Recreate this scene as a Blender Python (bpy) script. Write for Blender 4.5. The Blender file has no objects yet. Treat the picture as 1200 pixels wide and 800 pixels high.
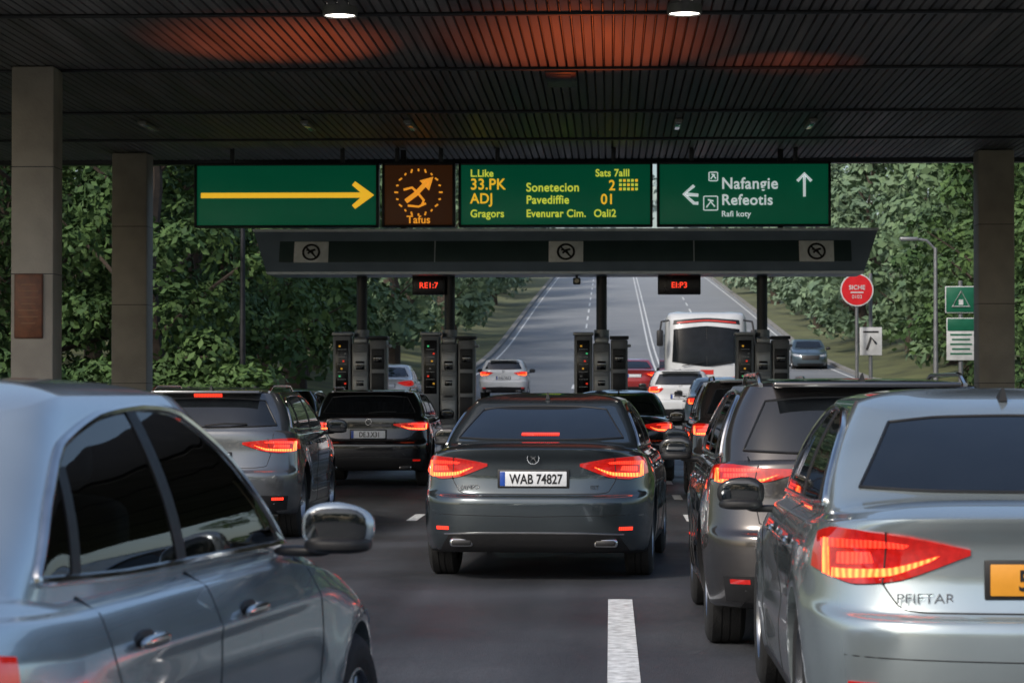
import bpy, math, random
import numpy as np
from mathutils import Vector, Matrix
from mathutils.bvhtree import BVHTree
pi=math.pi
random.seed(3)
scene=bpy.context.scene
# ------------------------------------------------------------------ materials
MATS={}
def M(name,base=(.5,.5,.5),rough=.5,metal=0,coat=0,emis=None,es=0,nscale=6,namt=.12,bump=0,bscale=60,spec=.5,rvar=.05,coord='Object',evar=0,sample=False,stretch=None):
    if name in MATS: return MATS[name]
    m=bpy.data.materials.new(name); m.use_nodes=True
    nt=m.node_tree; b=nt.nodes['Principled BSDF']
    tc=nt.nodes.new('ShaderNodeTexCoord')
    n=nt.nodes.new('ShaderNodeTexNoise'); n.inputs['Scale'].default_value=nscale; n.inputs['Detail'].default_value=3
    if stretch:
        mp=nt.nodes.new('ShaderNodeMapping'); mp.inputs['Scale'].default_value=stretch; nt.links.new(tc.outputs[coord],mp.inputs[0]); nt.links.new(mp.outputs[0],n.inputs['Vector'])
    else: nt.links.new(tc.outputs[coord],n.inputs['Vector'])
    mr=nt.nodes.new('ShaderNodeMapRange'); mr.inputs[1].default_value=.3; mr.inputs[2].default_value=.7
    mr.inputs[3].default_value=1-namt; mr.inputs[4].default_value=1+namt
    nt.links.new(n.outputs['Fac'],mr.inputs[0])
    mx=nt.nodes.new('ShaderNodeVectorMath'); mx.operation='SCALE'; mx.inputs[0].default_value=base
    nt.links.new(mr.outputs[0],mx.inputs['Scale']); nt.links.new(mx.outputs[0],b.inputs['Base Color'])
    mr2=nt.nodes.new('ShaderNodeMapRange'); mr2.inputs[1].default_value=.3; mr2.inputs[2].default_value=.7
    mr2.inputs[3].default_value=max(0,rough-rvar); mr2.inputs[4].default_value=min(1,rough+rvar)
    nt.links.new(n.outputs['Fac'],mr2.inputs[0]); nt.links.new(mr2.outputs[0],b.inputs['Roughness'])
    b.inputs['Metallic'].default_value=metal
    b.inputs['Specular IOR Level'].default_value=spec
    b.inputs['Coat Weight'].default_value=coat; b.inputs['Coat Roughness'].default_value=.02
    if emis:
        b.inputs['Emission Color'].default_value=(*emis,1); b.inputs['Emission Strength'].default_value=es
        if evar:
            wv=nt.nodes.new('ShaderNodeTexWave'); wv.inputs['Scale'].default_value=evar; wv.inputs['Distortion'].default_value=2.5; wv.inputs['Detail'].default_value=2
            nt.links.new(tc.outputs[coord],wv.inputs['Vector']); q=nt.nodes.new('ShaderNodeMapRange'); q.inputs[3].default_value=es*.35; q.inputs[4].default_value=es*1.4
            nt.links.new(wv.outputs['Fac'],q.inputs[0]); nt.links.new(q.outputs[0],b.inputs['Emission Strength'])
        if not sample: m.cycles.emission_sampling='NONE'
    if bump:
        n2=nt.nodes.new('ShaderNodeTexNoise'); n2.inputs['Scale'].default_value=bscale; n2.inputs['Detail'].default_value=4
        nt.links.new(tc.outputs[coord],n2.inputs['Vector'])
        bp=nt.nodes.new('ShaderNodeBump'); bp.inputs['Strength'].default_value=bump; bp.inputs['Distance'].default_value=.02
        nt.links.new(n2.outputs['Fac'],bp.inputs['Height']); nt.links.new(bp.outputs[0],b.inputs['Normal'])
    MATS[name]=m; return m
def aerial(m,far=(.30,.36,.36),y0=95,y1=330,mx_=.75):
    # distance haze painted into the colour by world position, same from any viewpoint
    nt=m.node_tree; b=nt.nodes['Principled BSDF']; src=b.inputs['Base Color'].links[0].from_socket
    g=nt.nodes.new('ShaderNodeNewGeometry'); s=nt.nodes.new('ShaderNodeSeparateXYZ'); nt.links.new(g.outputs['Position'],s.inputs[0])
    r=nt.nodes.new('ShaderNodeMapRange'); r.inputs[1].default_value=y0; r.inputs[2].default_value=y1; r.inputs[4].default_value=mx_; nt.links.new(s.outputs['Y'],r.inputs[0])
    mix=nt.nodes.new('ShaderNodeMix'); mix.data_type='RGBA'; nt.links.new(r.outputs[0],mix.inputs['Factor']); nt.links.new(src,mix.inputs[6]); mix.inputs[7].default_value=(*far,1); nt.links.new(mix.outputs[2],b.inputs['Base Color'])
def paint(name,base,metal=.75,rough=.3):
    if name in MATS: return MATS[name]
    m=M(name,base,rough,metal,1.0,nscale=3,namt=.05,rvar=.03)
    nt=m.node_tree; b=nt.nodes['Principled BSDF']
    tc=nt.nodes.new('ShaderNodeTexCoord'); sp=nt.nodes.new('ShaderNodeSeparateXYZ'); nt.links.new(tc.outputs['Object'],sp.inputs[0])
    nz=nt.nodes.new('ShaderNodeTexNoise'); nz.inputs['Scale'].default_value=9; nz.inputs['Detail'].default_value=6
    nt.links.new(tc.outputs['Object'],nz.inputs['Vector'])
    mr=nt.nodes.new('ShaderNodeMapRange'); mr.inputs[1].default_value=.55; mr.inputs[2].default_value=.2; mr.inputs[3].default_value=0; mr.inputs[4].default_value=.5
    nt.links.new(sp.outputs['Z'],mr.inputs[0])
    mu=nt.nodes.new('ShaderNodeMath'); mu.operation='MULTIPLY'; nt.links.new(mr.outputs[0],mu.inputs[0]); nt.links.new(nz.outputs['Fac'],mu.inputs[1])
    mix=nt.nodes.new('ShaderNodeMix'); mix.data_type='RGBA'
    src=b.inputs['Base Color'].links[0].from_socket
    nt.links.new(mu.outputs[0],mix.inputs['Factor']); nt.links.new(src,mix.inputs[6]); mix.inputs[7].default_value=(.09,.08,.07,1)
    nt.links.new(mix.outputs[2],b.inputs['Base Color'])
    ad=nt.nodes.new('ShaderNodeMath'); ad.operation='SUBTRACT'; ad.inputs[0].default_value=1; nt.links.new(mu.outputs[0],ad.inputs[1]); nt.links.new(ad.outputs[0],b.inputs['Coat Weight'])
    return m
BLK=M('black_plastic',(.012,.012,.013),.5,nscale=20)
RUB=M('tyre_rubber',(.018,.018,.018),.75,bump=.4,bscale=90)
GLS=M('tinted_glass',(.008,.010,.012),.03,0,.8,namt=.2,rvar=.01,spec=.6)
GLB=M('bus_glass',(.010,.012,.014),.12,0,0,namt=.2,rvar=.01,spec=.22)
def clearglass():
    m=bpy.data.materials.new('side_glass'); m.use_nodes=True; nt=m.node_tree; nt.nodes.remove(nt.nodes['Principled BSDF'])
    t=nt.nodes.new('ShaderNodeBsdfTransparent'); g=nt.nodes.new('ShaderNodeBsdfGlossy'); g.inputs['Roughness'].default_value=.02
    n=nt.nodes.new('ShaderNodeTexNoise'); n.inputs['Scale'].default_value=3; cr=nt.nodes.new('ShaderNodeMix'); cr.data_type='RGBA'; cr.inputs[6].default_value=(.42,.47,.49,1); cr.inputs[7].default_value=(.5,.55,.57,1)
    nt.links.new(n.outputs['Fac'],cr.inputs['Factor']); nt.links.new(cr.outputs[2],t.inputs[0])
    f=nt.nodes.new('ShaderNodeFresnel'); f.inputs[0].default_value=1.65; mx=nt.nodes.new('ShaderNodeMixShader')
    nt.links.new(f.outputs[0],mx.inputs[0]); nt.links.new(t.outputs[0],mx.inputs[1]); nt.links.new(g.outputs[0],mx.inputs[2]); nt.links.new(mx.outputs[0],nt.nodes['Material Output'].inputs[0])
    return m
GLT=clearglass()
INT=M('interior_trim',(.035,.034,.033),.7,nscale=12); SEAT=M('seat_fabric',(.045,.042,.04),.8,nscale=30,namt=.2)
CHR=M('chrome_trim',(.75,.75,.75),.12,1)
RIM=M('alloy_rim',(.35,.36,.38),.28,1)
LENS=M('tail_lens_red',(.24,.006,.006),.08,0,1,emis=(1,.018,.01),es=.34,nscale=40,namt=.4)
HOT=M('brake_light_hot',(.6,.05,.02),.2,0,.6,emis=(1,.095,.018),es=6.5,evar=14)
GLOW=M('brake_light_glow_red',(.5,.02,.01),.15,0,1,emis=(1,.035,.015),es=2.2,evar=20)
CLR=M('clear_lamp',(.55,.57,.6),.08,.3,1)
PLW=M('plate_white',(.72,.74,.76),.4,nscale=20,namt=.05)
PLY=M('plate_amber',(.75,.32,.03),.4,nscale=20,namt=.05)
PLB=M('plate_blue',(.02,.08,.4),.4)
INK=M('plate_ink',(.01,.01,.012),.5)
# ------------------------------------------------------------------ mesh builder
class MB:
    def __init__(s): s.v=[];s.f=[];s.m=[];s.ml=[]
    def add(s,v,f,mat):
        if mat not in s.ml: s.ml.append(mat)
        k=s.ml.index(mat); o=len(s.v)
        s.v+= [tuple(p) for p in v]
        s.f+= [tuple(i+o for i in q) for q in f]; s.m+=[k]*len(f)
    def build(s,name,parent=None,loc=None,sharp=35,rotz=0):
        me=bpy.data.meshes.new(name); me.from_pydata(s.v,[],s.f)
        for m in s.ml: me.materials.append(m)
        me.polygons.foreach_set('material_index',s.m)
        me.polygons.foreach_set('use_smooth',[True]*len(s.f))
        me.update(); me.set_sharp_from_angle(angle=math.radians(sharp))
        o=bpy.data.objects.new(name,me); scene.collection.objects.link(o)
        if parent: o.parent=parent
        if loc: o.location=loc
        o.rotation_euler[2]=rotz
        return o
def empty(name,loc=(0,0,0),rz=0):
    e=bpy.data.objects.new(name,None); scene.collection.objects.link(e); e.location=loc; e.rotation_euler[2]=rz; e.empty_display_size=.3
    return e
def rbox(mb,c,s,mat,bev=.01,rot=None,seg=2):
    import bmesh
    bm=bmesh.new(); bmesh.ops.create_cube(bm,size=1)
    for v in bm.verts: v.co=Vector((v.co.x*s[0],v.co.y*s[1],v.co.z*s[2]))
    if bev>0: bmesh.ops.bevel(bm,geom=bm.edges[:],offset=min(bev,min(s)*.45),segments=seg,affect='EDGES',profile=.5)
    R=rot if rot is not None else Matrix.Identity(3)
    bm.verts.index_update()
    vs=[tuple(R@v.co+Vector(c)) for v in bm.verts]; fs=[[v.index for v in f.verts] for f in bm.faces]
    bm.free(); mb.add(vs,fs,mat)
def sellip(mb,c,s,mat,n=2.8,rot=None,nu=24,nv=14,fn=None):
    sp=lambda a,e: math.copysign(abs(a)**e,a)
    R=rot if rot is not None else Matrix.Identity(3); vs=[];fs=[]; e=2/n
    for j in range(nv+1):
        v=-pi/2+pi*j/nv
        for i in range(nu):
            u=2*pi*i/nu; p=Vector((sp(math.cos(v),e)*sp(math.cos(u),e)*s[0]/2,sp(math.cos(v),e)*sp(math.sin(u),e)*s[1]/2,sp(math.sin(v),e)*s[2]/2))
            if fn: p=fn(p)
            vs.append(R@p+Vector(c))
    for j in range(nv):
        for i in range(nu):
            l=(i+1)%nu; fs.append((j*nu+i,j*nu+l,(j+1)*nu+l,(j+1)*nu+i))
    mb.add(vs,fs,mat)
def tube(mb,pts,r,mat,n=6,closed=False,r2=None):
    P=[Vector(p) for p in pts]; N=len(P); vs=[];fs=[]
    up=None
    for i in range(N):
        a=P[(i-1)%N] if (closed or i>0) else P[0]; b=P[(i+1)%N] if (closed or i<N-1) else P[-1]
        t=(b-a); t=t.normalized() if t.length>1e-9 else Vector((0,0,1))
        if up is None: up=Vector((0,0,1)) if abs(t.z)<.9 else Vector((1,0,0))
        u=(up-t*up.dot(t)); u=u.normalized() if u.length>1e-6 else t.orthogonal().normalized()
        up=u; w=t.cross(u)
        rr=r if r2 is None else r+(r2-r)*i/(N-1)
        for k in range(n):
            a_=2*pi*k/n; vs.append(P[i]+u*math.cos(a_)*rr+w*math.sin(a_)*rr)
    rng=N if closed else N-1
    for i in range(rng):
        j=(i+1)%N
        for k in range(n):
            l=(k+1)%n; fs.append((i*n+k,i*n+l,j*n+l,j*n+k))
    if not closed:
        fs.append(tuple(range(n))[::-1]); fs.append(tuple((N-1)*n+k for k in range(n)))
    mb.add(vs,fs,mat)
def cyl(mb,p0,p1,r,mat,n=20,r2=None): tube(mb,[p0,p1],r,mat,n,r2=r2)
def lathe_x(mb,prof,mat,n=40,c=(0,0,0)):
    vs=[];fs=[]
    for i,(x,r) in enumerate(prof):
        for k in range(n):
            a=2*pi*k/n; vs.append((c[0]+x,c[1]+r*math.cos(a),c[2]+r*math.sin(a)))
    for i in range(len(prof)-1):
        for k in range(n):
            l=(k+1)%n; fs.append((i*n+k,(i+1)*n+k,(i+1)*n+l,i*n+l))
    mb.add(vs,fs,mat)
def text(parent,body,loc,size,mat,align='LEFT',rz=0,ext=.002,sx=1,bold=0,name='lettering'):
    cu=bpy.data.curves.new(name,'FONT'); cu.body=body; cu.size=size; cu.extrude=ext; cu.align_x=align; cu.offset=bold; cu.space_character=1.0+bold*12
    ob=bpy.data.objects.new(name,cu); scene.collection.objects.link(ob)
    dg=bpy.context.evaluated_depsgraph_get()
    me=bpy.data.meshes.new_from_object(ob.evaluated_get(dg)); bpy.data.objects.remove(ob)
    me.materials.clear(); me.materials.append(mat)
    o=bpy.data.objects.new(name,me); scene.collection.objects.link(o); o.parent=parent
    o.location=loc; o.rotation_euler=(pi/2,0,rz); o.scale=(sx,1,1); return o
def catmull(A,sub):
    A=np.asarray(A,float); n=len(A); out=[]
    for i in range(n-1):
        p0=A[max(i-1,0)];p1=A[i];p2=A[i+1];p3=A[min(i+2,n-1)]
        for k in range(sub):
            t=k/sub
            lin=p1+(p2-p1)*t
            c=.5*((2*p1)+(-p0+p2)*t+(2*p0-5*p1+4*p2-p3)*t*t+(-p0+3*p1-3*p2+p3)*t**3)
            out.append(.4*lin+.6*c)
    out.append(A[-1]); return np.array(out)
def quarter(w,D,n,N):
    ph=np.linspace(0,pi/2,500); x=w*np.sin(ph)**(2/n); y=D*(1-np.cos(ph)**(2/n))
    s=np.concatenate([[0],np.cumsum(np.hypot(np.diff(x),np.diff(y)))]); t=np.linspace(0,s[-1],N)
    return np.interp(t,s,x),np.interp(t,s,y)
def half_ring(row,yb1,yb2,NR,NS,NF,hp=1.25):
    zR,zS,zF,w,yr,yf,nR,nF=row
    x1,y1=quarter(w,yb1-yr,nR,NR); x2,y2=quarter(w,yf-yb2,nF,NF)
    ys=np.linspace(yb1,yb2,NS+2)[1:-1]
    X=np.concatenate([x1,np.full(NS,w),x2[::-1]]); Y=np.concatenate([yr+y1,ys,(yf-y2)[::-1]])
    t1=np.clip((yb1-Y)/(yb1-yr),0,1)**1.5; t2=np.clip((Y-yb2)/(yf-yb2),0,1)**hp
    Z=zS+(zR-zS)*t1+(zF-zS)*t2
    return np.stack([X,Y,Z],1)
def rings_to_mesh(rings):
    n=len(rings[0]); vs=[];fs=[]
    full=2*n-2
    for h in rings:
        vs+=[tuple(p) for p in h]+[(-p[0],p[1],p[2]) for p in h[-2:0:-1]]
    for i in range(len(rings)-1):
        for k in range(full):
            l=(k+1)%full; fs.append((i*full+k,i*full+l,(i+1)*full+l,(i+1)*full+k))
    fs.append(tuple(range(full))[::-1]); fs.append(tuple((len(rings)-1)*full+k for k in range(full)))
    return vs,fs
class Proj:
    def __init__(s,v,f,L,sg=1): s.b=BVHTree.FromPolygons(v,f); s.L=L
    def cast(s,o,d):
        h=s.b.ray_cast(Vector(o),Vector(d))
        if h[0] is None:
            q=Vector(o)+Vector(d)*(Vector(o).length*.8); h=s.b.find_nearest(q)
        n=h[1]
        if n.dot(Vector(d))>0: n=-n
        return h[0],n
    def side(s,y,z): return s.cast((3,y,z),(-1,0,0))
    def rear(s,x,z): return s.cast((x,-3,z),(0,1,0))
    def front(s,x,z): return s.cast((x,s.L+3,z),(0,-1,0))
    def top(s,x,y): return s.cast((x,y,4),(0,0,-1))
    def wrap(s,ph,z): 
        d=Vector((math.sin(ph),-math.cos(ph),0)); o=Vector((.35,.9,z))+d*3; return s.cast(o,-d)
    def wrapf(s,ph,z):
        d=Vector((math.sin(ph),math.cos(ph),0)); o=Vector((.35,s.L-1.0,z))+d*3; return s.cast(o,-d)
def RW(pts,L=None):
    o=[]
    for k,a,z in pts:
        if k=='R': o.append((math.atan2(a-.35,.8),z))
        else: o.append((math.atan2(.55,.9-a),z))
    return o
def FW(pts):
    o=[]
    for k,a,z in pts:
        if k=='R': o.append((math.atan2(a-.35,.85),z))
        else: o.append((math.atan2(.55,1.0-a),z))
    return o
def resamp(p,n,smooth):
    p=np.asarray(p,float)
    if smooth and len(p)>2: p=catmull(p,12)
    s=np.concatenate([[0],np.cumsum(np.hypot(*np.diff(p,axis=0).T))]); t=np.linspace(0,s[-1],n)
    return np.stack([np.interp(t,s,p[:,0]),np.interp(t,s,p[:,1])],1)
def patch(mb,fn,bot,top,mat,off=.004,nu=24,nv=8,smooth=True,mirror=False,skirt=True):
    B=resamp(bot,nu,smooth);T=resamp(top,nu,smooth); vs=[];ns=[]
    for j in range(nv):
        for i in range(nu):
            q=B[i]+(T[i]-B[i])*j/(nv-1); h,n=fn(q[0],q[1]); vs.append(h+n*off); ns.append(n)
    fs=[]
    for j in range(nv-1):
        for i in range(nu-1):
            fs.append((j*nu+i,j*nu+i+1,(j+1)*nu+i+1,(j+1)*nu+i))
    mid=(nv//2)*nu+nu//2
    a,b,c=vs[mid],vs[mid+1],vs[mid+nu] if mid+nu<len(vs) else vs[mid-nu]
    flip=(b-a).cross(c-a).dot(ns[mid])<0
    bd=[i for i in range(nu)]+[j*nu+nu-1 for j in range(1,nv)]+[(nv-1)*nu+i for i in range(nu-2,-1,-1)]+[j*nu for j in range(nv-2,0,-1)]
    if skirt:
        o=len(vs)
        for i in bd: vs.append(vs[i]-ns[i]*(off+.006))
        K=len(bd)
        for k in range(K):
            l=(k+1)%K; fs.append((bd[l],bd[k],o+k,o+l))
    if flip: fs=[f[::-1] for f in fs]
    mb.add(vs,fs,mat)
    if mirror: mb.add([(-v.x,v.y,v.z) for v in vs],[f[::-1] for f in fs],mat)
    return [vs[i] for i in bd]
def seam(mb,fn,pts,r,mat,n=30,smooth=False,mirror=False,closed=False,sink=.001):
    p=resamp(pts,n,smooth); P=[]
    for q in p:
        h,nn=fn(q[0],q[1]); P.append(h-nn*sink)
    tube(mb,P,r,mat,5,closed)
    if mirror: tube(mb,[(-v.x,v.y,v.z) for v in P],r,mat,5,closed)
# ------------------------------------------------------------------ cars
SED=dict(L=4.70,yb=(1.12,2.95),wy=(.93,3.72),wr=.335,levels=[
 (.22,.20,.20,.60,.50,4.20,4,3.5),(.22,.18,.18,.80,.16,4.50,4,3.4),(.26,.20,.20,.86,.07,4.60,4.2,3.4),(.36,.30,.30,.885,.02,4.68,4.4,3.4),
 (.50,.45,.42,.90,.0,4.70,4.4,3.4),(.61,.58,.50,.905,-.004,4.70,4.4,3.4),(.650,.66,.56,.905,.012,4.68,4.4,3.4),(.672,.74,.60,.903,.066,4.66,4.3,3.4),
 (.80,.83,.66,.900,.092,4.60,4.2,3.3),(.92,.875,.70,.890,.082,4.54,4.0,3.2),(.985,.925,.73,.868,.040,4.47,3.9,3.2),(1.025,.955,.755,.85,.022,4.40,3.8,3.2),(1.038,.97,.775,.82,.06,4.30,3.8,3.2)],
 G0=(1.055,.985,1.0,.79,.62,3.42,4.2,3.6),R0=(1.355,1.395,1.385,.60,1.32,2.72,4.5,4.5),rb=(1.62,2.45),crown=.055,
 dlo_b=[(.98,1.035),(1.6,1.015),(2.4,1.01),(3.16,1.005)],
 dlo_t=[(.98,1.045),(1.18,1.18),(1.42,1.29),(1.8,1.35),(2.2,1.368),(2.5,1.35),(2.80,1.235),(3.16,1.01)],
 pil=[(1.30,1.36,-.10),(2.05,2.13,-.02)],rg=(.66,1.085,.50,1.335),ws=(.66,1.03,.52,1.345),
 seams=[[(2.09,.99),(2.08,.7),(2.10,.25)],[(3.16,.96),(3.20,.7),(3.16,.25)],[(1.22,.99),(1.2,.84),(1.34,.62),(1.40,.25)],[(1.40,.25),(3.16,.25)]],
 hand=[1.45,2.38],hz=.86,mir=(2.92,1.0),seats=(2.25,1.22,1.0))
SUV=dict(L=4.50,yb=(.80,2.95),wy=(.85,3.52),wr=.36,levels=[
 (.26,.24,.24,.60,.50,4.0,4,3.5),(.26,.22,.22,.82,.14,4.30,4,3.5),(.30,.26,.26,.88,.06,4.40,4.2,3.5),(.42,.40,.36,.905,.01,4.47,4.4,3.5),
 (.56,.55,.50,.92,.0,4.50,4.4,3.5),(.66,.66,.60,.92,.005,4.50,4.4,3.5),(.70,.74,.68,.918,.055,4.48,4.4,3.5),(.86,.86,.78,.912,.085,4.44,4.2,3.4),
 (.98,.945,.85,.90,.09,4.38,4.2,3.4),(1.04,.995,.89,.885,.095,4.30,4.2,3.3),(1.07,1.03,.915,.87,.105,4.20,4.2,3.3),(1.09,1.045,.93,.85,.12,4.10,4.2,3.3)],
 G0=(1.10,1.055,1.07,.83,.14,3.28,4.2,3.6),R0=(1.52,1.525,1.50,.665,.40,2.52,5,4.5),rb=(.80,2.25),crown=.05,
 dlo_b=[(.50,1.12),(1.2,1.09),(2.0,1.085),(3.02,1.08)],
 dlo_t=[(.52,1.16),(.62,1.34),(.85,1.46),(1.4,1.488),(2.0,1.485),(2.32,1.455),(2.6,1.32),(3.02,1.085)],
 pil=[(1.02,1.10,-.02),(1.98,2.06,-.02)],rg=(.70,1.135,.57,1.455),ws=(.68,1.11,.56,1.45),
 seams=[[(2.02,1.06),(2.0,.7),(2.02,.32)],[(3.05,1.03),(3.1,.7),(3.04,.32)],[(1.06,1.06),(1.04,.9),(1.28,.62),(1.32,.32)],[(1.32,.32),(3.04,.32)]],
 hand=[1.32,2.28],hz=.93,mir=(2.88,1.07),seats=(2.15,1.15,1.07))
def make_wheel(r):
    mb=MB(); k=r/.335
    lathe_x(mb,[(-.10,.215*k),(-.112,.25*k),(-.112,.29*k),(-.10,.32*k),(-.08,.335*k),(-.03,.335*k),(-.027,.329*k),(-.02,.329*k),(-.017,.335*k),(.017,.335*k),(.02,.329*k),(.027,.329*k),(.03,.335*k),(.08,.335*k),(.10,.32*k),(.112,.29*k),(.112,.25*k),(.10,.215*k)],RUB)
    lathe_x(mb,[(.10,.222*k),(.104,.21*k),(.09,.2*k),(.03,.195*k),(-.09,.2*k)],RIM)
    lathe_x(mb,[(-.02,.2*k),(-.02,.001)],BLK)
    lathe_x(mb,[(.03,.05*k),(.075,.045*k),(.08,.03*k),(.08,.001)],RIM)
    for i in range(5):
        for da in (-.16,.16):
            a=2*pi*i/5+da; R=Matrix.Rotation(a,3,'X')
            rbox(mb,R@Vector((.065,.122*k,0)),(.03,.165*k,.03),RIM,.006,R,1)
    me=mb.build('wheel'); m=me.data; bpy.data.objects.remove(me); return m
WHEEL={}
def car(name,loc,yaw,K,pm,gh=1.0,lod=1,light=(.78,.97,.36,.42),on=True,plate='white',ptxt='WAB 74827',rails=False,badge=None,cbrake=False,chromeline=True,plate_z=.80,blackmirror=True,cut_glass=True,mdz=0):
    P=dict(K); L=P['L']; zz=lambda z: z if z<1 else 1+(z-1)*gh
    root=empty(name,loc,-math.radians(yaw))
    NR,NS,NF,sub=(30,30,26,5) if lod>1 else ((22,22,18,4) if lod==1 else (14,12,12,2))
    rows=catmull(P['levels'],sub); rings=[half_ring(r,*P['yb'],NR,NS,NF) for r in rows]
    for i,h in enumerate(rings):
        for wy in P['wy']:
            d=np.hypot(h[:,1]-wy,h[:,2]-P['wr']); h[:,0]+=.016*np.exp(-((d-.41)/.08)**2)*(h[:,0]>.7)*(h[:,2]<.95)
        m=np.clip((h[:,1]-1.2)/.4,0,1)*np.clip((3.4-h[:,1])/.4,0,1)
        h[:,0]-=.020*np.exp(-((h[:,2]-.58)/.09)**2)*m*(h[:,0]>.7)
        h[:,0]+=.006*np.exp(-((h[:,2]-.84)/.018)**2)*m*(h[:,0]>.7)
    def zfix(t): return tuple([zz(t[0]),zz(t[1]),zz(t[2])]+list(t[3:]))
    last=rings[-1]; G=half_ring(zfix(P['G0']),*P['yb'],NR,NS,NF)
    nd=8 if lod else 4
    for i in range(1,nd+1):
        t=i/nd; d=np.hypot(G[:,0]-last[:,0],G[:,1]-last[:,1])
        h=last+(G-last)*t; h[:,2]+=.07*np.minimum(d,.8)*4*t*(1-t)*.8*(d/(d+.1)); rings.append(h)
    R=half_ring(zfix(P['R0']),*P['rb'],NR,NS,NF); ng=10 if lod else 4
    for i in range(1,ng+1):
        t=i/ng; h=G+(R-G)*t; b=.026*4*t*(1-t)
        h[:,0]+=b*(h[:,0]/.7); h[:,2]+=.012*4*t*(1-t)
        rings.append(h)
    yc=(P['rb'][0]+P['rb'][1])/2; sc=(.99,.975,.955,.93,.9,.85,.75,.6,.45,.3,.12,.02) if lod else (.95,.85,.5,.1)
    for s in sc:
        h=R.copy(); h[:,0]*=s; h[:,1]=yc+(R[:,1]-yc)*s
        zmx=R[:,2].max(); h[:,2]=R[:,2]+(zmx-R[:,2])*(1-s)+P['crown']*(1-s**5)*.75+P['crown']*.25*(1-s*s); rings.append(h)
    v,f=rings_to_mesh(rings); pr=Proj([Vector(q) for q in v],f,L)
    mb=MB(); mb.add(v,f,pm); body=mb.build('body_shell',root)
    Z=lambda pts:[(a,zz(z)) for a,z in pts]
    cb=MB()
    for wy in P['wy']:
        for s in (-1,1): cyl(cb,(s*.62,wy,P['wr']),(s*1.3,wy,P['wr']),P['wr']+.042,pm,36)
    glass_cut=cut_glass and lod>=1
    if glass_cut:
        B=resamp(Z(P['dlo_b']),24,True); T=resamp(Z(P['dlo_t']),24,True)
        poly=np.concatenate([B,T[::-1][1:-1]]); cen=poly.mean(0); poly=cen+(poly-cen)*np.array([.975,.95])
        n=len(poly); vv=[(-1.5,p[0],p[1]) for p in poly]+[(1.5,p[0],p[1]) for p in poly]
        ff=[tuple(range(n))[::-1],tuple(range(n,2*n))]+[(i,(i+1)%n,n+(i+1)%n,n+i) for i in range(n)]
        cb.add(vv,ff,pm)
    cut=cb.build('cut',root)
    import bmesh
    bm=bmesh.new(); bm.from_mesh(cut.data); bmesh.ops.recalc_face_normals(bm,faces=bm.faces[:]); bm.to_mesh(cut.data); bm.free()
    bpy.context.view_layer.update()
    md=body.modifiers.new('b','BOOLEAN'); md.operation='DIFFERENCE'; md.object=cut; md.solver='EXACT'
    dg=bpy.context.evaluated_depsgraph_get(); me=bpy.data.meshes.new_from_object(body.evaluated_get(dg))
    body.modifiers.clear(); bpy.data.objects.remove(cut); body.data=me
    me.materials.clear(); me.materials.append(pm); me.materials.append(BLK); me.materials.append(INT)
    for p in me.polygons:
        c=p.center; p.material_index=0; p.use_smooth=True
        if c.z<.235 or (abs(c.x)<.6 and c.z<.3): p.material_index=1; continue
        near=False
        for wy in P['wy']:
            if math.hypot(c.y-wy,c.z-P['wr'])<P['wr']+.0405 and abs(c.x)<1.0: p.material_index=1; near=True
        if near: continue
        if glass_cut and c.z>.95 and abs(c.x)<.86:
            q=pr.b.find_nearest(c)
            if q[0] is not None and q[3]>.006: p.material_index=2; p.use_smooth=False
    me.set_sharp_from_angle(angle=math.radians(38))
    nu=36 if lod>1 else (24 if lod else 12)
    g=MB(); tr=MB()
    bd=patch(g,pr.side,Z(P['dlo_b']),Z(P['dlo_t']),GLT if glass_cut else GLS,.003,nu*2,10,mirror=True,skirt=not glass_cut)
    tm=CHR if chromeline else BLK; tr_r=.014 if lod>1 else .010
    tube(tr,bd,tr_r,tm,8,True); tube(tr,[(-p.x,p.y,p.z) for p in bd],tr_r,tm,8,True)
    for y0,y1,lean in P['pil']:
        zt=np.interp((y0+y1)/2,[q[0] for q in P['dlo_t']],[q[1] for q in P['dlo_t']])
        zb=np.interp((y0+y1)/2,[q[0] for q in P['dlo_b']],[q[1] for q in P['dlo_b']])
        patch(tr,pr.side,Z([(y0+lean,zb),(y1+lean,zb)]),Z([(y0,zt),(y1,zt)]) if lean>-.05 else Z([(y0+.02,zt),(y1+.02,zt)]),BLK,.007,3,8,False,True)
    if glass_cut:
        fy,ry,sz=P['seats']; it=MB()
        for s in (-1,1):
            for yy,dz in ((fy,.02),(ry,-.03)):
                sellip(it,(s*.34,yy,zz(sz+.05+dz)),(.46,.14,.22),SEAT,4); sellip(it,(s*.34,yy-.02,zz(sz+.22+dz)),(.26,.10,.15),SEAT,3.2)
                for q in (-.05,.05): cyl(it,(s*.34+q,yy-.02,zz(sz+.1)),(s*.34+q,yy-.02,zz(sz+.2+dz)),.008,CHR,6)
        tube(it,[(-.34+.18*math.cos(a),fy+.62+.04*math.sin(a),zz(sz-.02)+.17*math.sin(a)) for a in np.linspace(.0,pi,14)],.014,BLK,6)
        it.build('interior',root)
    x0,z0,x1,z1=P['rg']; z0,z1=zz(z0),zz(z1)
    bd=patch(g,pr.rear,[(-x0,z0+.012),(-x0*.6,z0),(0,z0-.004),(x0*.6,z0),(x0,z0+.012)],[(-x1,z1-.02),(-x1*.6,z1),(0,z1+.006),(x1*.6,z1),(x1,z1-.02)],GLS,.004,nu,14)
    tube(tr,bd,.007,BLK,5,True)
    x0,a0,x1,a1=P['ws']
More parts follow.
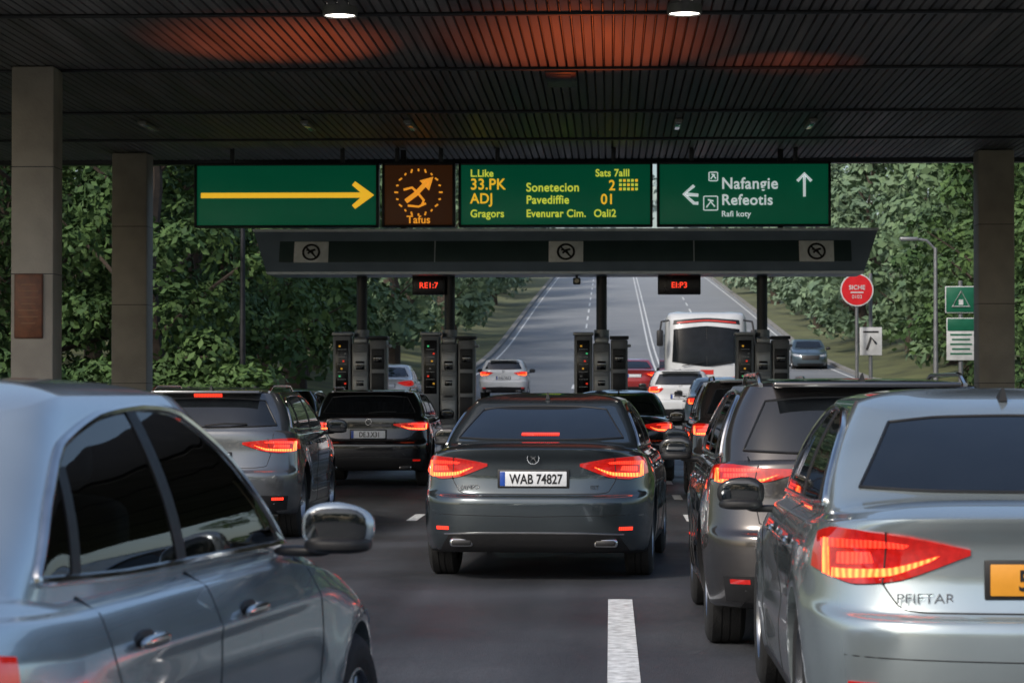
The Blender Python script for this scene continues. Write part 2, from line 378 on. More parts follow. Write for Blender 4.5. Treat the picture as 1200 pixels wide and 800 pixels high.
    bd=patch(g,pr.front,[(-x0,zz(a0)+.03),(0,zz(a0)),(x0,zz(a0)+.03)],[(-x1,zz(a1)-.02),(0,zz(a1)),(x1,zz(a1)-.02)],GLS,.004,nu,10)
    tube(tr,bd,.007,BLK,5,True)
    if lod:
        for s_ in P['seams']: seam(tr,pr.side,s_,.0035,BLK,40,True,True)
    for hy in P['hand']:
        h,n=pr.side(hy,P['hz'])
        for s in (-1,1):
            sellip(tr,((h.x+.024)*s,hy,P['hz']+.005),(.024,.22,.032),CHR if chromeline else pm,3,nu=16,nv=8)
            rbox(tr,((h.x+.006)*s,hy+.085,P['hz']+.003),(.04,.035,.03),CHR if chromeline else pm,.008)
            sellip(tr,((h.x-.004)*s,hy-.01,P['hz']-.004),(.016,.17,.075),BLK,2.4,nu=16,nv=8)
    patch(tr,pr.side,[(1.36,.205),(3.25,.205)],[(1.36,.25),(3.25,.25)],BLK,.006,12,3,False,True)
    # tail lights
    lb,lt,xi,sy=light; lm=(lb+lt)/2; hh=lt-lb
    tl=MB()
    patch(tl,pr.wrap,RW([('S',sy,lb+.25*hh),('S',sy*.55,lb+.03),('R',.80,lb),('R',.58,lb+.02),('R',xi,lm+.015)]),
        RW([('S',sy,lt-.12*hh),('S',sy*.55,lt),('R',.80,lt),('R',.58,lt-.015),('R',xi,lm+.035)]),LENS,.010,nu,7,mirror=True)
    if on:
        patch(tl,pr.wrap,RW([('S',sy*.4,lb+.10*hh),('R',.84,lb+.10*hh),('R',.62,lb+.18*hh),('R',xi+.14,lm-.04*hh)]),
            RW([('S',sy*.4,lb+.27*hh),('R',.84,lb+.27*hh),('R',.62,lb+.32*hh),('R',xi+.11,lm+.06*hh)]),HOT,.014,nu,4,mirror=True)
        patch(tl,pr.wrap,RW([('S',sy*.75,lt-.36*hh),('R',.84,lt-.34*hh),('R',.66,lt-.32*hh),('R',xi+.24,lm+.18*hh)]),
            RW([('S',sy*.8,lt-.22*hh),('R',.84,lt-.18*hh),('R',.66,lt-.18*hh),('R',xi+.22,lm+.26*hh)]),GLOW,.013,nu,4,mirror=True)
        patch(tl,pr.wrap,RW([('S',sy*.3,lb+.36*hh),('R',.84,lb+.36*hh),('R',.70,lb+.40*hh)]),
            RW([('S',sy*.3,lb+.56*hh),('R',.84,lb+.58*hh),('R',.72,lb+.60*hh)]),GLOW,.013,nu,4,mirror=True)
        patch(tl,pr.wrap,RW([('S',sy*.62,lb+.16*hh),('S',sy*.46,lb+.12*hh)]),RW([('S',sy*.70,lt-.2*hh),('S',sy*.56,lt-.2*hh)]),HOT,.0145,5,4,False,True)
    if lod:
        seam(tl,pr.wrap,RW([('R',.66,lb+.0),('R',.64,lt)]),.004,BLK,8,False,True,sink=-.010)
        bdl=resamp(RW([('S',sy,lb+.25*hh),('S',sy*.55,lb+.03),('R',.80,lb),('R',.58,lb+.02),('R',xi,lm+.015)]),30,True)
        seam(tl,pr.wrap,bdl,.0035,BLK,30,False,True,sink=-.002)
    patch(tl,pr.wrap,RW([('R',.80,.40),('R',.66,.40)]),RW([('R',.80,.425),('R',.66,.425)]),GLOW if cbrake else LENS,.008,6,3,False,True)
    if cbrake:
        if K is SED: zc=zz(P['rg'][1])+.03; patch(tl,pr.rear,[(-.15,zc),(.15,zc)],[(-.15,zc+.014),(.15,zc+.014)],GLOW,.012,8,3,False)
        else: zc=zz(P['R0'][0]); patch(tl,pr.rear,[(-.14,zc-.034),(.14,zc-.034)],[(-.14,zc-.018),(.14,zc-.018)],GLOW,.03,8,3,False)
    hz=.62 if K is SED else .74
    patch(tl,pr.wrapf,FW([('S',.62,hz+.06),('R',.85,hz-.03),('R',.48,hz-.03)]),FW([('S',.72,hz+.11),('R',.82,hz+.09),('R',.46,hz+.04)]),CLR,.008,nu,6,mirror=True)
    patch(tr,pr.front,[(-.42,hz-.20),(.42,hz-.20)],[(-.46,hz+.02),(.46,hz+.02)],BLK,.01,12,6,False)
    patch(tr,pr.front,[(-.62,.25),(.62,.25)],[(-.68,.36),(.68,.36)],BLK,.01,12,4,False)
    patch(tr,pr.rear,[(-.74,.24),(0,.23),(.74,.24)],[(-.66,.36),(0,.375),(.66,.36)],BLK,.008,nu,6,False)
    if lod:
        seam(tr,pr.rear,[(-.70,.365),(-.4,.378),(0,.38),(.4,.378),(.70,.365)],.008,CHR,30)
        for s in (-1,1):
            h,n=pr.rear(s*.58,.31); rbox(tr,(s*.56,h.y-.004,.300),(.19,.06,.07),CHR,.026,seg=3); rbox(tr,(s*.56,h.y-.026,.300),(.155,.03,.045),BLK,.016)
        if K is SED:
            seam(tr,pr.rear,[(-.66,lt-.02),(-.64,lb),(-.58,.69),(-.5,.68),(0,.677),(.5,.68),(.58,.69),(.64,lb),(.66,lt-.02)],.004,BLK,60)
            seam(tr,pr.rear,[(-.78,.52),(0,.505),(.78,.52)],.003,BLK,40)
        else:
            seam(tr,pr.rear,[(-.68,lt+.05),(-.66,lb),(-.62,.73),(-.5,.715),(0,.71),(.5,.715),(.62,.73),(.66,lb),(.68,lt+.05)],.004,BLK,60)
            patch(tr,pr.rear,[(-.80,.30),(0,.28),(.80,.30)],[(-.82,.44),(0,.46),(.82,.44)],BLK,.007,nu,6,False)
            h1,_=pr.rear(0,zz(1.15)); h2,_=pr.rear(.40,zz(1.17)); tube(tr,[(0,h1.y-.03,h1.z),(.2,h1.y-.035,h1.z+.02),(.42,h2.y-.02,h2.z)],.008,BLK)
            zr=zz(P['R0'][0]); rbox(tr,(0,P['R0'][4]-.05,zr+.012),(1.06,.22,.03),pm,.012)
    pz=plate_z; h,n=pr.rear(0,pz); pm_=PLW if plate=='white' else PLY
    rbox(tr,(0,h.y-.008,pz),(.56,.02,.145),BLK,.006)
    rbox(tr,(0,h.y-.020,pz),(.52,.012,.115),pm_,.004)
    if plate=='white': rbox(tr,(-.24,h.y-.024,pz),(.04,.01,.11),PLB,.003)
    if lod: text(root,ptxt,((.02 if plate=='white' else 0),h.y-.028,pz-.036),.105,INK,'CENTER',sx=.76,bold=.002,name='plate_text')
    if lod:
        zb2=lt-.01 if K is SED else lt+.0
        h,n=pr.rear(0,zb2)
        c=Vector((0,h.y-.008,zb2)); tube(tr,[c+Vector((.045*math.cos(a),0,.045*math.sin(a))) for a in np.linspace(0,2*pi,25)[:-1]],.006,CHR,6,True)
        tube(tr,[c+Vector((-.03,0,.03)),c+Vector((0,0,-.005)),c+Vector((.03,0,.03))],.005,CHR,5); tube(tr,[c+Vector((-.026,0,-.03)),c+Vector((0,0,.01)),c+Vector((.026,0,-.03))],.005,CHR,5)
        if badge:
            h,n=pr.rear(-.5,.715)
            text(root,badge[0],(-.60,h.y-.010,.715),.05,CHR,'LEFT',sx=1.2,name='badge'); text(root,badge[1],(.44,h.y-.010,.715),.045,CHR,'LEFT',name='badge')
    my,mz=P['mir']; mz=(zz(mz)+.03 if mz>1 else mz+.07)+mdz
    mi=MB(); cap=BLK if blackmirror else pm
    for s in (-1,1):
        R_=Matrix.Rotation(s*.14,3,'Z')
        def sh(p,s=s):
            k=1-.22*max(0,s*p.x/.12); return Vector((p.x,p.y*(1 if p.y>0 else .35),p.z*k))
        sellip(mi,(s*1.02,my,mz),(.225,.21,.155),cap,2.7,R_,28,16,sh)
        sellip(mi,(s*1.02,my,mz-.052),(.21,.17,.055),BLK,2.8,R_,24,10)
        sellip(mi,(s*1.02,my-.034,mz+.002),(.19,.012,.118),GLS,3.0,R_,24,10)
        sellip(mi,(s*.90,my+.03,mz-.075),(.18,.08,.035),BLK,3)
    mi.build('door_mirrors',root)
    if rails:
        for s in (-1,1):
            pts=[]
            for y in np.linspace(P['R0'][4]+.12,P['R0'][5]-.15,16):
                t=(y-P['R0'][4]-.12)/(P['R0'][5]-.15-P['R0'][4]-.12); h,n=pr.top(s*(P['R0'][3]-.075),y); pts.append(h+Vector((0,0,.045*min(1,8*t,8*(1-t))+.004)))
            tube(tr,pts,.014,CHR if chromeline else BLK,6)
    if lod:
        y=P['R0'][4]+.18; h,n=pr.top(0,y)
        b=[(-.018,y-.04,h.z-.004),(.018,y-.04,h.z-.004),(.016,y+.13,h.z-.004),(-.016,y+.13,h.z-.004),(-.003,y-.035,h.z+.055),(.003,y-.035,h.z+.055),(.003,y,h.z+.05),(-.003,y,h.z+.05)]
        tr.add(b,[(0,1,2,3)[::-1],(0,1,5,4),(1,2,6,5),(2,3,7,6),(3,0,4,7),(4,5,6,7)],BLK)
    g.build('windows',root); tr.build('trim',root); tl.build('lamps',root)
    if P['wr'] not in WHEEL: WHEEL[P['wr']]=make_wheel(P['wr'])
    for wy in P['wy']:
        for s in (-1,1):
            o=bpy.data.objects.new('wheel',WHEEL[P['wr']]); scene.collection.objects.link(o); o.parent=root
            o.location=(s*.785,wy,P['wr']); o.rotation_euler=(0,0,0 if s>0 else pi)
    return root
# ------------------------------------------------------------------ terrain
ky=np.arange(-60,700,4.0)
raw=np.interp(ky,[-60,54,72,97,120,150,200,262,300,700],[0,0,.5,1.0,1.9,3.6,8.0,13.2,14.0,14.5])
kz=np.convolve(np.pad(raw,3,'edge'),np.ones(7)/7,'valid'); kz[ky<=52]=0
def gz(y): return float(np.interp(y,ky,kz))
def bank(x,y):
    r=float(np.interp(y,[60,84],[0,1])); return r*(.16*min(max(0,-8-x),14)+.16*min(max(0,x-13.5),14))
def gh_(x,y): return gz(y)+bank(x,y)
xs=[-900,-300,-100,-60,-40,-22,-16,-12,-8,-4,0,5,9,13.5,18,22,27.5,40,60,100,300,900]
ys=[-400,-200]+list(ky)+[900,1500]
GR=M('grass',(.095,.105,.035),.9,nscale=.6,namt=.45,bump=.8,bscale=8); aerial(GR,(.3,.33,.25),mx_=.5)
GRD=MB(); vs=[(x,y,gh_(x,y)) for y in ys for x in xs]; n=len(xs)
GRD.add(vs,[(j*n+i,j*n+i+1,(j+1)*n+i+1,(j+1)*n+i) for j in range(len(ys)-1) for i in range(n-1)],GR); GRD.build('ground')
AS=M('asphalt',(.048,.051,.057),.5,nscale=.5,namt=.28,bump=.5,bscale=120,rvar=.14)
nt=AS.node_tree; b=nt.nodes['Principled BSDF']; src=b.inputs['Base Color'].links[0].from_socket
tc=nt.nodes.new('ShaderNodeTexCoord'); mp=nt.nodes.new('ShaderNodeMapping'); mp.inputs['Scale'].default_value=(1.3,.05,1)
nt.links.new(tc.outputs['Object'],mp.inputs[0]); n3=nt.nodes.new('ShaderNodeTexNoise'); n3.inputs['Scale'].default_value=1.2; n3.inputs['Detail'].default_value=5; nt.links.new(mp.outputs[0],n3.inputs['Vector'])
n4=nt.nodes.new('ShaderNodeTexNoise'); n4.inputs['Scale'].default_value=60; nt.links.new(tc.outputs['Object'],n4.inputs['Vector'])
ad=nt.nodes.new('ShaderNodeMath'); ad.operation='ADD'; nt.links.new(n3.outputs['Fac'],ad.inputs[0]); nt.links.new(n4.outputs['Fac'],ad.inputs[1])
mr=nt.nodes.new('ShaderNodeMapRange'); mr.inputs[1].default_value=.7; mr.inputs[2].default_value=1.3; mr.inputs[3].default_value=.45; mr.inputs[4].default_value=1.7; nt.links.new(ad.outputs[0],mr.inputs[0])
vm=nt.nodes.new('ShaderNodeVectorMath'); vm.operation='SCALE'; nt.links.new(src,vm.inputs[0]); nt.links.new(mr.outputs[0],vm.inputs['Scale']); nt.links.new(vm.outputs[0],b.inputs['Base Color'])
AS2=M('asphalt_hazed',(.17,.18,.19),.7,nscale=.3,namt=.2,bump=.4,bscale=100); aerial(AS2,(.46,.49,.52),mx_=.75)  # hill road asphalt, its colour paled to stand in for distance haze
WL=M('road_paint_white',(.70,.72,.72),.6,nscale=14,namt=.35,bump=.3)
CON=M('concrete',(.26,.255,.24),.8,nscale=2.5,namt=.2,bump=.4,bscale=30)
YD=[y for y in ky if -60<=y<=560]+[56,60]; YD=sorted(set(YD))
le=lambda y: float(np.interp(y,[-60,56,60,130,262,600],[-18,-18,-8,-6.8,-5.4,-5.4])); ri=lambda y: float(np.interp(y,[-60,56,60,130,262,600],[15,15,13,11.6,9.6,9.6]))
rd=MB()
def strip(mb,ya,yb,xl,xr,mat,dz):
    Y=[ya]+[y for y in YD if ya<y<yb]+[yb]
    for a,b_ in zip(Y[:-1],Y[1:]):
        mb.add([(xl(a),a,gz(a)+dz),(xr(a),a,gz(a)+dz),(xr(b_),b_,gz(b_)+dz),(xl(b_),b_,gz(b_)+dz)],[(0,1,2,3)],mat)
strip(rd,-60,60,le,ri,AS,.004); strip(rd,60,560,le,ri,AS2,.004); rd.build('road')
mk=MB(); c=lambda v:(lambda y:v)
def line(x,w,ya,yb): strip(mk,ya,yb,c(x-w/2),c(x+w/2),WL,.008)
line(.07,.17,11.6,18.2)
for x in (-2.25,.92):
    for y in (28.9,34.5,40): line(x,.12,y,y+1.5)
for x in (-6.3,4.2,7.4):
    for y in (14,22,30,38): line(x,.12,y,y+2.2)
for x in (-1.6,2.3,2.6,6.0):
    if x in(2.3,2.6): line(x,.10,64,400)
    else:
        for y in range(64,380,9): line(x,.12,y,y+4.5)
for sgn,fn in ((1,le),(-1,ri)):
    strip(mk,62,400,(lambda y,fn=fn,s=sgn:fn(y)+s*.35 if s>0 else fn(y)-.46),(lambda y,fn=fn,s=sgn:fn(y)+.46 if s>0 else fn(y)-.35),WL,.008)
mk.build('road_markings')
kb=MB()
for fn,s in ((le,-1),(ri,1)):
    Y=[y for y in YD if y>=60 and y<=400]
    for a,b_ in zip(Y[:-1],Y[1:]):
        A,B=fn(a),fn(b_)
        x0,x1=(A-.3,A) if s<0 else (A,A+.3); X0,X1=(B-.3,B) if s<0 else (B,B+.3); h=.13
        za,zb=gz(a),gz(b_)
        kb.add([(x0,a,za-.1),(x1,a,za-.1),(x1,a,za+h),(x0,a,za+h),(X0,b_,zb-.1),(X1,b_,zb-.1),(X1,b_,zb+h),(X0,b_,zb+h)],[(3,2,6,7),(0,3,7,4),(1,5,6,2),(0,1,2,3),(4,7,6,5)],CON)
kb.build('kerb',sharp=30)
# ------------------------------------------------------------------ canopy
CEIL=M('ceiling_metal',(.17,.165,.165),.55,.2,nscale=1.0,namt=.65,rvar=.12,stretch=(3.2,.22,1))
DK=M('dark_steel',(.035,.037,.042),.45,.5)
Y0C=27.5; YM=(Y0C+50.6)/2; YL=50.6-Y0C
can=empty('toll_canopy')
mb=MB(); x=-24.0
rs=random.Random(5)
while x<22:
    z=6.02+rs.uniform(-.003,.003)
    mb.add([(x,Y0C,z+.03),(x+.012,Y0C,z),(x+.105,Y0C,z),(x+.117,Y0C,z+.03),(x,50.4,z+.03),(x+.012,50.4,z),(x+.105,50.4,z),(x+.117,50.4,z+.03)],[(0,4,5,1),(1,5,6,2),(2,6,7,3),(0,1,2,3),(4,7,6,5)],CEIL); x+=.13
mb.build('ceiling_slats',can,sharp=20)
mb=MB(); rbox(mb,(-1,YM,6.65),(46.4,YL+.4,1.1),DK,.02)
for y in (30.7,36,41.6,46.2): rbox(mb,(-1,y,6.0),(46,.10,.04),DK,.008)
rbox(mb,(-1,50.62,6.25),(46.5,.3,.62),DK,.02); rbox(mb,(-1,50.8,6.7),(46.6,.12,1.3),M('fascia_grey',(.2,.21,.22),.5),.01)
mb.build('roof_slab',can)
WL2=M('lamp_lit',(.9,.9,.9),.4,emis=(1,.93,.82),es=9,sample=True)
def downlight(x,y,lit=True):
    e=empty('ceiling_light',(x,y,5.99)); m=MB()
    vs=[];n=36
    for r,z in ((.20,.05),(.21,-.06),(.19,-.08),(.175,-.06)):
        for k in range(n): vs.append((r*math.cos(2*pi*k/n),r*math.sin(2*pi*k/n),z))
    m.add(vs,[(i*n+k,(i+1)*n+k,(i+1)*n+(k+1)%n,i*n+(k+1)%n) for i in range(3) for k in range(n)],M('lamp_housing',(.3,.3,.3),.4,.6))
    m.build('housing',e)
    m=MB(); m.add([(.18*math.cos(2*pi*k/n),.18*math.sin(2*pi*k/n),-.065) for k in range(n)],[tuple(range(n))[::-1]],WL2); m.build('diffuser',e)
downlight(-3.2,30.2); downlight(.88,30.2); 
FX=M('unlit_fitting',(.22,.22,.2),.4)
for x,y in ((-7.9,43.5),(-5.15,43.5),(-3.4,43.5),(1.15,43.5),(3.4,43.5),(-.7,37.0)):
    m=MB(); rbox(m,(0,0,0),(.14 if y>40 else .45,1.3 if y>40 else 1.8,.06),FX if y>40 else DK,.015); rbox(m,(0,0,-.03),(.08 if y>40 else .3,1.1 if y>40 else 1.4,.02),CLR if y>40 else DK,.005); m.build('ceiling_fitting',None,(x,y,5.985))
COL=M('column_concrete',(.40,.36,.31),.75,nscale=1.5,namt=.2,bump=.3,bscale=25)
def column(x,y,w,plaque=False):
    e=empty('canopy_column',(x,y,0)); m=MB()
    rbox(m,(0,0,3.0),(w,w,6.02),COL,.03); rbox(m,(0,0,.2),(w+.14,w+.14,.4),CON,.03)
    for z in (1.6,3.1,4.6): rbox(m,(0,0,z),(w+.006,w+.006,.012),DK,0)
    m.build('shaft',e)
    if plaque:
        m=MB(); rbox(m,(-.04,-w/2-.02,2.65),(.40,.05,.9),M('rust_board',(.13,.045,.02),.5,nscale=8,namt=.3),.01)
        for i in range(7): rbox(m,(-.04,-w/2-.052,2.95-i*.09),(.28 if i%3 else .2,.006,.018),M('plaque_text',(.28,.13,.06),.5),0)
        rbox(m,(-.04,-w/2-.045,2.65),(.36,.01,.86),M('rust_board2',(.20,.07,.03),.45,nscale=8,namt=.3),.003)
        m.build('plaque',e)
column(-8.08,35.8,.60,True); column(-9.2,49,.68); column(7.3,49,.68); column(9.6,35.8,.60)
# ------------------------------------------------------------------ overhead signs
GRN=M('sign_green',(.008,.16,.085),.35,emis=(.0,.16,.075),es=.22,nscale=1.5,namt=.12)
YEL=M('sign_yellow',(.8,.5,.03),.4,emis=(1,.55,.03),es=.7)
YGR=M('sign_led',(.6,.7,.05),.4,emis=(.75,.80,.08),es=.6)
WHT=M('sign_white',(.75,.78,.78),.4,emis=(.8,.9,.9),es=.5)
FRM=M('sign_frame',(.02,.022,.024),.4,.4)
BRN=M('sign_brown',(.045,.018,.008),.45,emis=(.09,.03,.01),es=.2)
ORG=M('sign_orange',(.8,.3,.02),.4,emis=(1,.38,.03),es=.7)
SY=48.0
def signbox(name,u0,u1,mat,z0=4.53,z1=5.74):
    x0,x1=(u0-715)/62.5,(u1-715)/62.5; xc=(x0+x1)/2; w=x1-x0
    e=empty(name,(xc,SY,(z0+z1)/2)); m=MB(); h=z1-z0
    rbox(m,(0,.15,0),(w,.25,h),FRM,.02); rbox(m,(0,.02,0),(w-.09,.02,h-.09),mat,.004)
    for s in (-1,1):
        rbox(m,(s*(w/2-.025),0,0),(.05,.06,h),FRM,.008); rbox(m,(0,0,s*(h/2-.02)),(w-.1,.06,.04),FRM,.008)
        rbox(m,(s*w*.3,.15,h/2+.2),(.08,.08,.4),DK,.01)
    m.build('panel',e); return e,w,h
e,w,h=signbox('arrow_direction_sign',225,443,GRN)
m=MB(); a=-.003
m.add([(-1.62,a,-.05),(1.16,a,-.05),(1.16,a,.05),(-1.62,a,.05)],[(0,1,2,3)],YEL); m.add([(1.30,a,-.26),(1.66,a,0),(1.30,a,.26),(1.24,a,.19),(1.40,a,.05),(1.16,a,.05),(1.16,a,-.05),(1.40,a,-.05),(1.24,a,-.19)],[(0,1,7,8),(1,2,3,4),(1,4,5,6,7)],YEL); m.build('arrow',e)
e,w,h=signbox('round_emblem_sign',447,533,BRN)
m=MB()
for k in range(20):
    t=2*pi*k/20; R=Matrix.Rotation(-t,3,'Y')
    rbox(m,(.42*math.sin(t),0,.05+.42*math.cos(t)),(.03,.01,.07 if k%2 else .045),ORG,0,R)
tube(m,[(-.24,0,-.12),(-.05,0,.02),(.16,0,.24)],.045,ORG,6); m.add([(.28,-.01,.34),(.02,-.01,.27),(.2,-.01,.08)],[(0,1,2)],ORG)
tube(m,[(-.28,0,.1),(-.12,0,.14),(0,0,.02),(.1,0,-.1),(.06,0,-.2)],.022,ORG,6); tube(m,[(-.2,0,-.2),(0,0,-.22),(.14,0,-.16)],.02,ORG,6)
m.build('emblem',e); text(e,'Tafus',(0,-.006,-.53),.2,ORG,'CENTER',bold=.003)
e,w,h=signbox('led_information_sign',537,765,GRN)
for s_,x,z,sz in (('L.Like',-1.6,.34,.19),('33.PK',-1.6,.10,.29),('ADJ',-1.6,-.16,.27),('Gragors',-1.6,-.42,.2),('Sonetecion',-.55,.06,.23),('Pavediffie',-.55,-.17,.22),('Evenurar Cim.',-.55,-.42,.2),('Sats 7alll',.75,.34,.19),('2',1.0,.08,.27),('01',.85,-.18,.27),('Oali2',.72,-.42,.2)):
    text(e,s_,(x,-.004,z),sz,YGR if sz<.25 else YEL,sx=.92,bold=.004)
m=MB()
for i in range(5):
    for j in range(3): rbox(m,(1.22+i*.075,0,.1+j*.08),(.05,.008,.05),YGR if (i+j)%3 else YEL,0)
m.build('led_grid',e)
e,w,h=signbox('lane_direction_sign',770,973,GRN)
text(e,'Nafangie',(-.42,-.004,.1),.30,WHT,sx=.95,bold=.005); text(e,'Refeotis',(-.42,-.004,-.2),.28,WHT,sx=.98,bold=.005); text(e,'Rafi koty',(-.42,-.004,-.42),.15,WHT,bold=.002)
m=MB()
tube(m,[(1.13,0,-.05),(1.13,0,.35)],.025,WHT,6); tube(m,[(1.0,0,.24),(1.13,0,.38),(1.26,0,.24)],.028,WHT,6)
tube(m,[(-.85,0,-.02),(-1.1,0,-.0)],.03,WHT,6); tube(m,[(-.93,0,.16),(-1.12,0,0),(-.93,0,-.17),(-.85,0,-.17)],.03,WHT,6)
for cx,cz,q in ((-.57,.33,.08),(-.62,-.17,.13)):
    for s in (-1,1): rbox(m,(cx+s*q,0,cz),(.02,.01,2*q),WHT,0); rbox(m,(cx,0,cz+s*q),(2*q-.02,.01,.02),WHT,0)
    tube(m,[(cx-q*.6,0,cz-q*.6),(cx,0,cz+q*.2),(cx+q*.6,0,cz-q*.5)],.015,WHT,5); tube(m,[(cx-q*.4,0,cz+q*.5),(cx+q*.4,0,cz+q*.3)],.015,WHT,5)
m.build('symbols',e)
GB=M('gantry_bluegrey',(.20,.26,.34),.35,.1,nscale=2,namt=.12); GB2=M('gantry_panel',(.045,.075,.08),.35,.1,nscale=2)
GBL=M('gantry_edge',(.5,.56,.62),.35,.2)
e=empty('gantry_beam',(-.85,47.9,0)); m=MB()
def trap(mb,w0,w1,z0,z1,y0,y1,mat,o0=0):
    v=[(-w0/2,y0,z0),(w0/2,y0,z0),(w1/2,y0+o0,z1),(-w1/2,y0+o0,z1),(-w0/2,y1,z0),(w0/2,y1,z0),(w1/2,y1,z1),(-w1/2,y1,z1)]
    mb.add(v,[(0,1,2,3),(5,4,7,6),(1,5,6,2),(4,0,3,7),(3,2,6,7),(4,5,1,0)],mat)
trap(m,11.05,11.6,3.66,4.42,-.62,.7,GB,.30); trap(m,11.62,11.66,4.42,4.47,-.36,.7,GBL); trap(m,11.0,11.07,3.61,3.66,-.65,.7,GBL)
rr=Matrix.Rotation(-math.atan2(.30,.76),3,'X')
rbox(m,(0,-.482,4.04),(10.6,.03,.42),GB2,.01,rr)
for x in (-4.7,-2.4,2.4,4.7): rbox(m,(x,-.50,4.04),(.02,.012,.42),GBL,0,rr)
m.build('beam',e)
for u in (368,664,953):
    x=(u-715)/62.5+.85; q=MB(); rbox(q,(x,-.51,4.03),(.64,.03,.42),M('emblem_board',(.8,.83,.85),.4),.006,rr)
    C=Vector((x,-.535,4.03)); tube(q,[C+rr@Vector((.15*math.cos(a),0,.15*math.sin(a))) for a in np.linspace(0,2*pi,29)[:-1]],.02,INK,6,True)
    tube(q,[C+rr@Vector((-.1,0,.1)),C+rr@Vector((.09,0,-.1))],.016,INK,5); tube(q,[C+rr@Vector((-.06,0,-.03)),C+rr@Vector((0,0,.03)),C+rr@Vector((.08,0,.05))],.02,INK,5)
    tube(q,[C+rr@Vector((-.09,0,.04)),C+rr@Vector((.02,0,.01)),C+rr@Vector((.05,0,-.05))],.014,INK,5)
    q.build('emblem_board',e)
m=MB()
for x in (-3.9,3.2): rbox(m,(x+.85,.3,5.1),(.1,.1,1.8),DK,.01)
m.build('hangers',e)
RED=M('led_red',(.5,.02,.01),.4,emis=(1,.05,.02),es=1.4)
for u,w in ((502,.62),(796,.80)):
    x=(u-715)/62.5; e=empty('lane_status_display',(x,48,3.44)); m=MB(); rbox(m,(0,.1,0),(w,.2,.36),FRM,.015); rbox(m,(0,.1,.22),(.06,.06,.12),DK,.0); rbox(m,(0,-.008,0),(w-.06,.015,.30),M('led_back',(.01,.004,.004),.3),.003); m.build('case',e)
    text(e,'RE1:7' if u<600 else 'EI:P3',(0,-.02,-.055),.15,RED,'CENTER',bold=.002)
m=MB(); rbox(m,(0,0,0),(.14,.3,.12),FRM,.02); cyl(m,(0,-.15,0),(0,-.2,0),.045,GLS); rbox(m,(0,.05,.09),(.05,.05,.08),DK,0); m.build('surveillance_camera',None,(-.62,47.8,3.5))
MET=M('machine_metal',(.19,.20,.215),.4,.5,nscale=5,namt=.15); MET2=M('machine_metal_light',(.36,.37,.38),.38,.5)
LG=M('led_green',(.02,.3,.08),.4,emis=(.1,.8,.3),es=.45); LA=M('led_amber',(.6,.3,.02),.4,emis=(1,.5,.05),es=.45); LR=M('led_dim_red',(.4,.02,.01),.4,emis=(1,.05,.02),es=.6)
def island(x,post,y0=47):
    e=empty('toll_island',(x,y0,0)); m=MB(); rbox(m,(0,4.6,.07),(.95,9.2,.17),CON,.04)
    rbox(m,(0,-.003,.075),(.9,.02,.12),M('island_yellow',(.6,.4,.03),.5),0)
    m.build('plinth',e)
    e=empty('toll_machine',(x+post,y0+1.0,.15)); m=MB()
    rbox(m,(-.34,0,1.17),(.34,.42,2.34),MET,.03); rbox(m,(-.34,0,2.37),(.38,.46,.06),MET2,.015)
    rbox(m,(.0,.06,1.10),(.32,.5,2.2),MET,.03); rbox(m,(.0,.06,2.24),(.26,.4,.14),MET2,.04)
    rbox(m,(.33,.1,1.13),(.32,.5,2.26),MET,.03); rbox(m,(.33,.1,2.3),(.36,.54,.06),DK,.015); rbox(m,(.40,.1,2.15),(.30,.46,.05),MET2,.015)
    for z in (.5,.95,1.4,1.85): rbox(m,(.0,-.2,z),(.26,.02,.36),MET2,.01); rbox(m,(.33,-.16,z+.05),(.24,.02,.38),DK,.01)
    rbox(m,(-.34,-.215,1.75),(.24,.02,1.0),M('display_black',(.008,.008,.01),.2),.01)
    for i in range(6):
        mt=[LG,LA,LR,MET2,LA,LR][(i*5+int(abs(x)*10))%6]; rbox(m,(-.38+((i*3)%4)*.035,-.23,2.14-i*.14),(.035,.012,.03),mt,.004)
        rbox(m,(-.34,-.229,2.08-i*.14),(.16,.006,.008),MET2,0)
    rbox(m,(.0,-.215,1.45),(.14,.012,.10),GLS,.003); rbox(m,(.0,-.215,1.2),(.16,.02,.03),INK,0)
    rbox(m,(.33,-.175,1.9),(.16,.012,.12),GLS,.003); rbox(m,(.0,-.215,1.78),(.16,.012,.16),GLS,.003)
    cyl(m,(-.0,.15,2.2),(-.0,.15,3.60),.10,DK,16); cyl(m,(0,.15,2.25),(0,.15,2.45),.14,MET,16)
    m.build('cabinet',e)
for x,p in ((-4.68,0),(-3.02,0),(-.16,0),(2.85,0)): island(x,p)
# ------------------------------------------------------------------ vehicles
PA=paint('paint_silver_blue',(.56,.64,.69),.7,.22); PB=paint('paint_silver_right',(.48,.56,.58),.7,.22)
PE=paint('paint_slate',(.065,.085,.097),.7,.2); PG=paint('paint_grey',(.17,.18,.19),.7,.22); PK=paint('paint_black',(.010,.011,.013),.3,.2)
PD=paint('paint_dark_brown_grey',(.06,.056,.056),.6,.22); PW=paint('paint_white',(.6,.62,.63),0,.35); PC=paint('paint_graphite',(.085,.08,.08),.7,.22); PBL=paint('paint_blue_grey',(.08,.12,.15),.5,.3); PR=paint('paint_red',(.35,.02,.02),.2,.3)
car('sedan_car',(-2.25,5.09,.004),8,SED,PA,gh=1.20,lod=2,light=(.74,.93,.36,.58),ptxt='KT 30491',blackmirror=False)
car('sedan_car',(1.64,9.3,.004),0,SED,PB,gh=1.12,lod=2,light=(.775,.975,.33,.46),plate='amber',ptxt='5 HK 208',badge=('PFIFTAR','LX'),mdz=-.07)
E=car('sedan_car',(-.60,19.8,.004),3.2,SED,PE,gh=1.02,lod=2,light=(.79,.965,.36,.45),badge=('SAMIO','EST'),plate_z=.795,cbrake=True)
